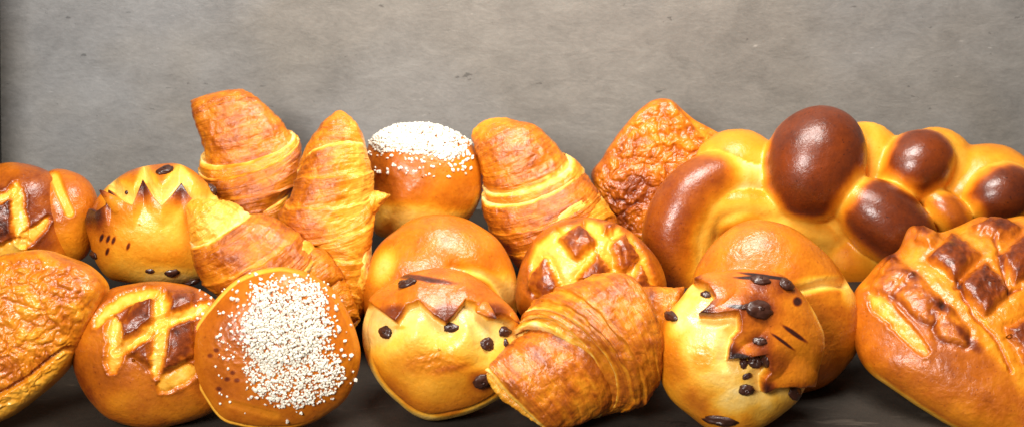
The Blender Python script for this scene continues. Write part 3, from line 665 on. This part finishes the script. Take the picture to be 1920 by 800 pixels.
# lattice bun
T = Thing('lattice_bun', 'round bun with a pale lattice and dark squares behind the front croissant', 'bun', 1105, 510, 0.890, 'scored glossy buns')
z = Z(880, 200, 2.105)
def f(u, v, P, N, RHO, TH):
    q = wob(u, v, 0.02, 1); bake = 0.52 + 0.08 * q; disp = 0 * u
    d = poly_sd(u, v, z((232,670),(238,600),(262,540),(340,482),(450,447),(560,458),(640,500),(700,590),(735,700),(400,760),(250,745)))
    m = sstep(-5, 5, d); bake = bake + (0.17 + 0.08 * q - bake) * m; disp = disp - 5 * m
    for l in [z((340,480),(420,520),(455,448)), z((450,450),(500,560),(540,640)), z((290,600),(350,700)), z((540,470),(600,560),(620,650))]:
        e, _ = line_dist(u, v, l); bake = bake + 0.10 * sstep(5, 1, e) * m; disp = disp - 2 * sstep(6, 1, e)
    bake, disp = patches(u, v, [z((362,518),(440,468),(492,525),(420,592)), z((568,545),(612,508),(664,592),(606,645)), z((436,680),(508,588),(548,640),(520,700)), z((240,710),(250,660),(296,604),(345,705),(300,760)), z((650,715),(682,632),(715,720)),
                                z((530,462),(560,462),(560,478),(540,480))], bake, disp, 0.62, 8, 8)
    return disp, bake, 1.0
pillow(T, z((450,438),(560,452),(660,508),(738,590),(775,680),(772,760),(720,860),(600,920),(450,930),(300,900),(200,820),(180,725),(212,600),(270,510),(350,455)), 88, 80, f, M_BUN, 'bun')

# smooth rolled bun, right
T = Thing('smooth_bun', 'plain golden bun with one pale crease behind the snipped bun at right', 'bun', 1460, 575, 0.872, 'plain smooth buns')
z = Z(1180, 400, 2.0)
pillow(T, z((285,150),(335,90),(405,40),(500,24),(620,58),(735,148),(805,235),(850,320),(869,430),(842,530),(765,620),(690,662),(560,680),(400,640),(280,540),(230,400),(236,250)), 92, 80,
       smooth_feat(z((520,300),(640,288),(740,264),(815,262)), [(1545, 528, 50, 11, 0.7, -4), (1595, 545, 16, 26, 0.6, 0)], None), M_BUN, 'bun')

# ------------------------------------------------------------------ front row
T = Thing('puff_pastry', 'wrinkled puff pastry turnover with a pale bottom seam, cut by the left frame edge', 'pastry', 20, 625, 0.820, 'puff pastry turnovers')
z = Z(0, 250, 1.456)
F1 = puff(5.0, 0.38, ((60, 690, 60, 30, 0.08),))
def f(u, v, P, N, RHO, TH):
    d, b, g = F1(u, v, P, N, RHO, TH); l, _ = line_dist(u, v, z((-20,765),(90,705),(190,625)))
    s = sstep(30, 12, l); b = b + (0.24 - b) * s * 0.8; d = d - 8 * sstep(7, 2, np.abs(l - 26))
    return d, b, g
pillow(T, z((-20,342),(50,322),(110,316),(165,330),(225,352),(270,385),(292,420),(282,455),(250,520),(192,630),(140,690),(70,745),(0,787),(-110,830),(-200,760),(-240,560),(-160,400)), 78, 60, f, M_PUFF, 'pastry', ef=0.55, er=0.8, nth=480, nph=300)

T = Thing('scored_bun', 'dark glossy bun with an A-shaped set of pale cuts at front left', 'bun', 275, 665, 0.832, 'scored glossy buns')
def f(u, v, P, N, RHO, TH):
    q = wob(u, v, 0.018, 1); bake = 0.50 + 0.07 * q + 0.10 * sstep(0.6, 0.9, RHO) * sstep(120, 200, TH) * sstep(300, 200, TH); disp = 0 * u
    bake = bake - 0.10 * blot(u, v, 270, 765, 120, 30)
    bake, disp = patches(u, v, [z((335,520),(370,470),(412,455),(412,510),(330,575)), z((350,590),(400,565),(405,625),(375,600)), z((465,535),(515,510),(525,600),(450,640)), z((465,440),(520,440),(525,470),(465,490))], bake, disp, 0.67, 7, 8)
    bake, disp = cuts(u, v, [(z((262,520),(295,483),(350,450),(432,432)), 9, 12), (z((308,510),(316,570),(308,645)), 15, 15), (z((442,440),(440,520),(432,590),(424,660)), 16, 11),
                             (z((315,598),(370,565),(430,525),(520,490),(565,470)), 10, 12), (z((440,690),(480,668),(535,640)), 17, 15)], bake, disp, 0.19, 9, 9)
    bake = rim(bake, RHO, TH, 200, 300, 0.25, 0.95, 1.0, 0.02 * q)
    return disp, bake, 1.0
pillow(T, z((400,404),(480,408),(570,440),(630,520),(640,620),(620,720),(585,757),(500,790),(400,802),(300,772),(230,695),(198,610),(195,550),(230,470),(310,422)), 98, 80, f, M_BUN, 'bun')
grains(T, z((560,440),(548,452),(570,465),(535,470),(552,492),(545,430),(575,450),(540,505)), [3.5, 3, 3, 2.6, 3, 3, 3, 3], [0] * 8)

T = Thing('sugar_bun', 'round bun facing forward covered in white pearl sugar, front row', 'sweet bun', 520, 652, 0.818, 'sugar topped buns')
z = Z(340, 480, 2.5)
def f(u, v, P, N, RHO, TH):
    q = wob(u, v, 0.018, 1); bake = 0.455 + 0.05 * q; disp = 0 * u
    bake = bake + 0.05 * blot(u, v, 425, 650, 60, 90)
    d = np.abs(RHO - 0.955 + 0.01 * q); lft = sstep(60, 110, TH) * sstep(300, 255, TH)
    bake = bake + (0.24 - bake) * sstep(0.94, 0.965, RHO) * (0.35 + 0.65 * lft); disp = disp - 3.5 * sstep(0.02, 0.004, d) * lft
    l, _ = line_dist(u, v, z((230,690),(330,715),(440,745))); bake = bake - 0.07 * sstep(14, 3, l); disp = disp - 1.5 * sstep(9, 2, l)
    for a, b in z((135,465),(165,440),(240,545),(215,575),(175,620),(260,580)): bake = bake + 0.18 * blot(u, v, a, b, 5, 4)
    disp = disp + 2.2 * np.maximum(0, fbm(P * 0.12, 2)) * blot(u, v, 428, 640, 28, 55)
    return disp, bake, 0.9
pillow(T, z((450,48),(530,56),(610,84),(690,140),(750,212),(800,300),(832,395),(840,485),(815,590),(770,670),(700,730),(600,785),(480,806),(380,806),(280,795),(190,760),(110,655),(66,560),(50,470),(62,350),(100,275),(140,225),(230,130),(330,72)), 74, 62, f, M_SUGARBUN, 'bun', ef=0.85)
reg = z((330,140),(400,120),(460,108),(560,106),(640,135),(680,200),(690,270),(715,325),(690,380),(700,440),(755,500),(768,570),(720,640),(640,665),(550,715),(420,690),(345,630),(295,560),(305,480),(285,400),(280,300),(320,205))
r = np.random.RandomState(5); sp, sz, lf = [], [], []
while len(sp) < 3900:
    u, v = r.uniform(405, 668), r.uniform(512, 775)
    d = float(poly_sd(np.array([u]), np.array([v]), reg)[0]); cen = math.hypot((u - 525) / 75, (v - 610) / 70)
    p = (0.62 + 0.35 * (cen < 1)) if d > 7 else (0.42 if d > 0 else (0.10 if d > -9 else 0.02))
    if u < 455 and 580 < v < 680: p = max(p, 0.06)
    if d < -32 and u > 460: p = 0
    if d > 0 and abs(u - 531) < 8 and abs(v - 541) < 12: p *= 0.1
    if r.rand() < p: sp.append((u, v)); sz.append(r.uniform(1.4, 3.3)); lf.append(r.uniform(0, 6) if cen < 1.0 and d > 7 else r.uniform(0, 1.5))
sp += z((345,140),(330,132),(262,168),(245,200),(265,205),(735,330),(740,350),(765,395),(748,436),(795,465),(757,465),(497,770),(812,575),(405,122),(722,245),(712,188)); sz += [4.2] * 16; lf += [0] * 16
grains(T, sp, sz, lf)

# snipped chocolate bun, middle front
T = Thing('chocolate_chip_bun', 'golden bun with snipped points and chocolate chips between sugar bun and front croissant', 'sweet bun', 828, 645, 0.836, 'chocolate chip buns')
z = Z(660, 380, 1.906)
t1 = z((30,395),(70,366),(115,398),(162,430),(200,372),(240,358),(290,405),(335,434),(372,400),(402,358),(435,368),(490,412),(525,405),(560,420),(600,440))
t2 = z((30,520),(110,505),(175,455),(235,415),(290,470),(345,485),(385,455),(410,432),(440,480),(490,530),(560,500),(610,480))
def f(u, v, P, N, RHO, TH):
    q = wob(u, v, 0.018, 1)
    y1 = np.interp(u, [p[0] for p in t1], [p[1] for p in t1]); y2 = np.interp(u, [p[0] for p in t2], [p[1] for p in t2])
    cap = sstep(3, -5, v - y1 + 3 * wob(v, u, 0.06, 1)); low = sstep(-14, 34, v - y2 + 10 * q); hol = (1 - cap) * (1 - low)
    bake = 0.31 + 0.05 * q
    bake = bake + (0.46 + 0.05 * q - bake) * cap
    bake = bake + (0.05 - bake) * hol * 0.9
    bake = bake + (0.13 - bake) * (1 - cap) * sstep(75, -5, v - y2 + 22 * q) * low
    tent = 0 * u
    for l in [z((230,425),(215,500),(190,570)), z((408,440),(420,510),(445,570))]:
        e, t = line_dist(u, v, l); tent = np.maximum(tent, np.exp(-(e / 20) ** 2) * (1 - t))
    bake = bake + (0.08 - bake) * 0.8 * tent * (1 - cap)
    bake = bake + 0.14 * (1 - cap) * sstep(0.55, 0.95, RHO) * low
    for a, b in z((160,400),(338,400),(490,395)): bake = bake + (0.68 - bake) * cap * blot(u, v, a, b, 26, 16, 0.6)
    bake = bake + 0.12 * blot(u, v, 817, 680, 60, 22, 0.7) 
    bake = bake + 0.12 * blot(u, v, 845, 690, 30, 6, 0.8, -12)
    bake = bake + 0.25 * blot(u, v, 905, 712, 24, 18, 0.6)
    bake = rim(bake, RHO, TH, 185, 330, 0.10, 0.88, 0.97, 0.04 * q)
    bake = bake + 0.28 * blot(u, v, 790, 522, 60, 5, 0.5, 8) + 0.2 * blot(u, v, 745, 612, 12, 4)
    disp = 8 * cap * sstep(70, 0, y1 - v) - 10 * hol + 1.6 * fbm(P * 0.11, 2) * blot(u, v, 820, 678, 60, 22) + 9 * tent * (1 - cap)
    disp = disp - 3 * np.exp(-((RHO - 0.9 - 0.02 * q) / 0.02) ** 2) * sstep(185, 200, TH) * sstep(330, 315, TH)
    return disp, bake, 0.9
pillow(T, z((330,232),(430,258),(530,335),(590,410),(622,500),(610,590),(560,675),(440,740),(330,770),(245,763),(150,700),(80,620),(42,520),(40,420),(88,322),(175,262),(250,238)), 98, 84, f, M_BUN, 'bun')
for b, t, w, l in [((468,372),(518,402),16,8), ((575,400),(600,428),11,4)]:
    spike(T, z(b)[0], z(t)[0], w, l, 0.4, (0.46, 0.88))
for c in [(765,531,18,9,12),(723,624,10,16,70),(845,614,13,9,0),(912,646,11,15,70),(946,621,13,10,10),(904,713,18,15,0),(948,641,5,8,0),(752,530,7,6,0)]: chip(T, *c, drop=0.4 if c[2] < 16 else 0)

# front croissant
T = Thing('croissant', 'plump croissant lying in front with its square tip towards the viewer', 'croissant', 1075, 655, 0.832, 'croissants in the pile')
z = Z(880, 480, 2.5)
ribbon(T, z((790,152),(860,152),(940,152),(1022,152)), z((800,620),(880,610),(930,520),(960,380)), [60, 56, 50, 40], bow=[10, 10, 8, 4], cap=(0.2, 0.3), base=0.43, pale=(0.15, 0), name='far_arm', zc=-62)
ribbon(T, z((78,510),(150,440),(215,385),(280,340),(330,300)), z((345,775),(435,783),(520,770),(600,740),(660,700)), [20, 46, 62, 68, 66], bow=[-4, 10, 34, 60, 62], cap=(0.14, 0.05), base=0.47, pale=(0.0, 0.13), name='tip_layer', zc=[72, 44, 18, 0],
       feat=lambda u, v, P, N, TT, AA, bake: (0, bake + (0.2 - bake) * sstep(0.055, 0.03, TT), 1))
ribbon(T, z((96,505),(165,588),(260,672),(362,752)), z((80,545),(130,622),(232,705),(340,778)), [6, 9, 9, 6], bow=0, cap=(0.05, 0.05), base=0.24, name='bottom_layer', zc=68, na=40)
ribbon(T, z((205,385),(225,335),(260,300),(310,260)), z((598,742),(612,735),(625,730),(660,725)), [70, 78, 84, 84], bow=[56, 66, 70, 68], cap=(0.25, 0.1), base=0.20, pale=(0.3, 0.1), name='pale_layer', zc=2, rough=2.4)
ribbon(T, z((238,318),(255,278),(290,245),(340,205)), z((608,742),(630,735),(660,732),(700,725)), [82, 90, 94, 92], bow=[64, 70, 72, 70], cap=(0.10, 0.1), base=0.42, pale=(0.12, 0), name='pale_layer', zc=4, rough=2.4)
ribbon(T, z((262,268),(330,205),(420,158),(520,118),(640,78),(715,84),(772,135),(800,200)), z((622,730),(680,722),(745,712),(800,680),(835,640),(862,580),(870,500),(866,420)), [92, 104, 108, 106, 98, 86, 66, 40], bow=[66, 62, 52, 42, 34, 28, 20, 10],
       cap=(0.05, 0.15), base=0.45, pale=(0.05, 0), name='belly_layer', zc=6, rough=2.2, steps=[(0.16, 4), (0.30, 5), (0.55, 3)])

# snipped chocolate bun, right
T = Thing('chocolate_chip_bun', 'bun with dark shiny points and melted chocolate chips, front right by the loaf', 'sweet bun', 1388, 655, 0.820, 'chocolate chip buns')
z = Z(1180, 400, 2.0)
edge = z((225,238),(229,256),(300,283),(325,325),(290,355),(264,381),(335,384),(408,378),(412,440),(383,465),(366,549),(430,542),(505,530),(515,585),(493,610),(499,667),(535,650),(640,645))
capz = edge + z((720,640),(800,500),(800,200),(600,100),(300,100))
def f(u, v, P, N, RHO, TH):
    q = wob(u, v, 0.018, 1); d = poly_sd(u, v, capz); cap = sstep(-4, 4, d + 3 * wob(v, u, 0.06, 1)); out = sstep(95, 0, -d + 26 * q) * (1 - cap)
    bake = 0.33 + 0.06 * q
    bake = bake + 0.10 * blot(u, v, 1262, 650, 40, 60) + 0.08 * blot(u, v, 1330, 740, 50, 30)
    bake = bake + (0.42 + 0.05 * q - bake) * cap
    pz = np.maximum.reduce([blot(u, v, 1335, 660, 50, 90, 0.5, -25), blot(u, v, 1395, 742, 60, 28, 0.5, -12), blot(u, v, 1288, 590, 26, 45, 0.5, 30)])
    bake = bake + (0.08 - bake) * (1 - cap) * np.clip(np.maximum(out * 0.85, pz) + 0.15 * wob(u, v, 0.04, 1), 0, 1)
    bake = bake + 0.20 * blot(u, v, 1318, 672, 20, 24) * (1 - cap) + 0.10 * cap * sstep(16, 3, d) * sstep(1460, 1420, u)
    for a, c, w in z((240,258),(280,378),(374,535),(500,650)) and [(1300, 529, 16), (1320, 589, 22), (1368, 665, 22), (1430, 724, 18)]: bake = bake + (0.78 - bake) * cap * blot(u, v, a, c, w * 0.9, w * 0.7, 0.8, -20)
    for a, b, rx, ry, an in [(1467,640,24,3,35),(1490,625,26,4,35),(1440,518,50,3,8),(1390,668,16,6,10),(1400,580,40,4,5),(1495,565,8,8,0),(1410,520,30,3,0)]: bake = bake + 0.40 * blot(u, v, a, b, rx, ry, 0.4, an)
    for a, b, w in [(1425,526,22),(1475,534,26),(1420,580,44),(1425,639,22),(1437,677,30),(1490,735,26)]: bake = bake + 0.2 * blot(u, v, a, b, w, w * 0.75, 0.6) * cap
    bake = rim(bake, RHO, TH, 290, 40, 0.10, 0.93, 0.985, 0.02 * q)
    bake = rim(bake, RHO, TH, 240, 290, 0.16, 0.93, 0.99, 0.02 * q)
    disp = 15 * cap * sstep(60, 0, d) - 9 * out * sstep(30, 0, -d)
    return disp, bake, 1.0
pillow(T, z((470,206),(570,228),(655,310),(705,400),(720,475),(690,580),(640,685),(560,760),(480,805),(400,830),(310,815),(230,762),(150,690),(112,600),(102,500),(128,400),(190,318),(245,258),(330,218)), 100, 84, f, M_BUN, 'bun', nth=520, nph=300)
for c in [(1325,552,11,10,0),(1426,525,11,17,80),(1475,534,17,13,10),(1424,581,27,17,8),(1402,575,14,6,20),(1425,639,13,8,0),(1416,678,13,12,0),(1436,677,11,13,0),(1395,680,8,10,0),(1399,730,14,12,0),(1400,704,9,6,20),(1490,736,20,13,-20),(1352,788,32,12,8),(1258,592,9,22,60)]: chip(T, *c)

# large scored loaf, right
T = Thing('scored_loaf', 'large oval loaf with dark squares between pale crossed cuts at far right', 'loaf', 1850, 620, 0.862, None)
z = Z(1580, 380, 1.906)
def f(u, v, P, N, RHO, TH):
    q = wob(u, v, 0.014, 1); bake = 0.50 + 0.06 * q; disp = 0 * u
    top = poly_sd(u, v, z((60,300),(130,240),(200,200),(260,90),(400,70),(560,30),(700,20),(900,100),(900,480),(640,680),(590,610),(500,520),(430,470),(330,390),(310,400),(230,330)))
    m = sstep(-14, 10, top + 10 * q); bake = bake + (0.36 + 0.08 * q + 0.06 * wob(u, v, 0.05, 1) - bake) * m
    bake, disp = patches(u, v, [z((318,195),(395,122),(478,180),(402,262)), z((424,292),(510,228),(588,312),(512,388)), z((568,190),(655,130),(720,190),(622,272)), z((600,455),(660,420),(720,500),(655,560)),
                                z((480,92),(555,52),(625,92),(590,110)), z((690,300),(760,250),(830,330),(760,390)), z((720,80),(800,60),(850,120),(770,160))], bake, disp, 0.67, 8, 9)
    bake, disp = patches(u, v, [z((196,322),(250,254),(345,355),(318,425),(270,400)), z((106,300),(178,202),(244,250),(180,318)), z((336,395),(372,372),(440,465),(430,500),(350,470)), z((270,130),(285,85),(330,110),(310,140))], bake, disp, 0.52, 6, 10)
    for p in [(345,360),(372,375),(250,256),(180,205),(430,470),(475,510),(285,90)]:
        a, b = z(p)[0]; bake = bake + 0.18 * blot(u, v, a, b, 16, 9, 0.7, 40)
    bake, disp = cuts(u, v, [(z((105,335),(180,410),(300,535)), 19, 11)], bake, disp, 0.27, 8, 10)
    for l in [z((410,275),(470,400),(550,490),(600,600)), z((400,300),(425,290)), z((540,120),(565,190),(590,310)), z((590,320),(640,300))]:
        e, _ = line_dist(u + wob(u, v, 0.05, 4), v, catmull(l, 12)); bake = bake + 0.16 * sstep(5, 1, e); disp = disp - 5 * sstep(8, 1, e)
    disp = disp + 2.5 * fbm(P * 0.05, 3) * m
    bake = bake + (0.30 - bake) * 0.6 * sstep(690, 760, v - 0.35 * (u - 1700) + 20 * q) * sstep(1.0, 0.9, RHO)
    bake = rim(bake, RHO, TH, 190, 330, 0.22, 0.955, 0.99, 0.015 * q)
    return disp, bake, 1.0
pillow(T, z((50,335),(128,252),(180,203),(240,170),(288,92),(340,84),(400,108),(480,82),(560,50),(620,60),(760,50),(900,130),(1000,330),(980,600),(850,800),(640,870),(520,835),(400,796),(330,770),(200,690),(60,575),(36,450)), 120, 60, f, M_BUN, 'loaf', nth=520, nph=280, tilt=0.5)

if __name__ == '__main__':
    bpy.context.view_layer.update()
    import os
    if os.environ.get('LOWZ'):
        for o in S.objects:
            if o.type == 'EMPTY':
                lo, hi, far = 9, -9, -9
                for c in o.children:
                    if c.type == 'MESH':
                        a = np.empty(len(c.data.vertices) * 3, np.float32); c.data.vertices.foreach_get('co', a); a = a.reshape(-1, 3) + np.array(o.location)
                        lo = min(lo, a[:, 2].min()); hi = max(hi, a[:, 2].max()); far = max(far, a[:, 1].max())
                print('LOWZ', o.name, round(lo, 3), round(hi, 3), 'maxy', round(far, 3))
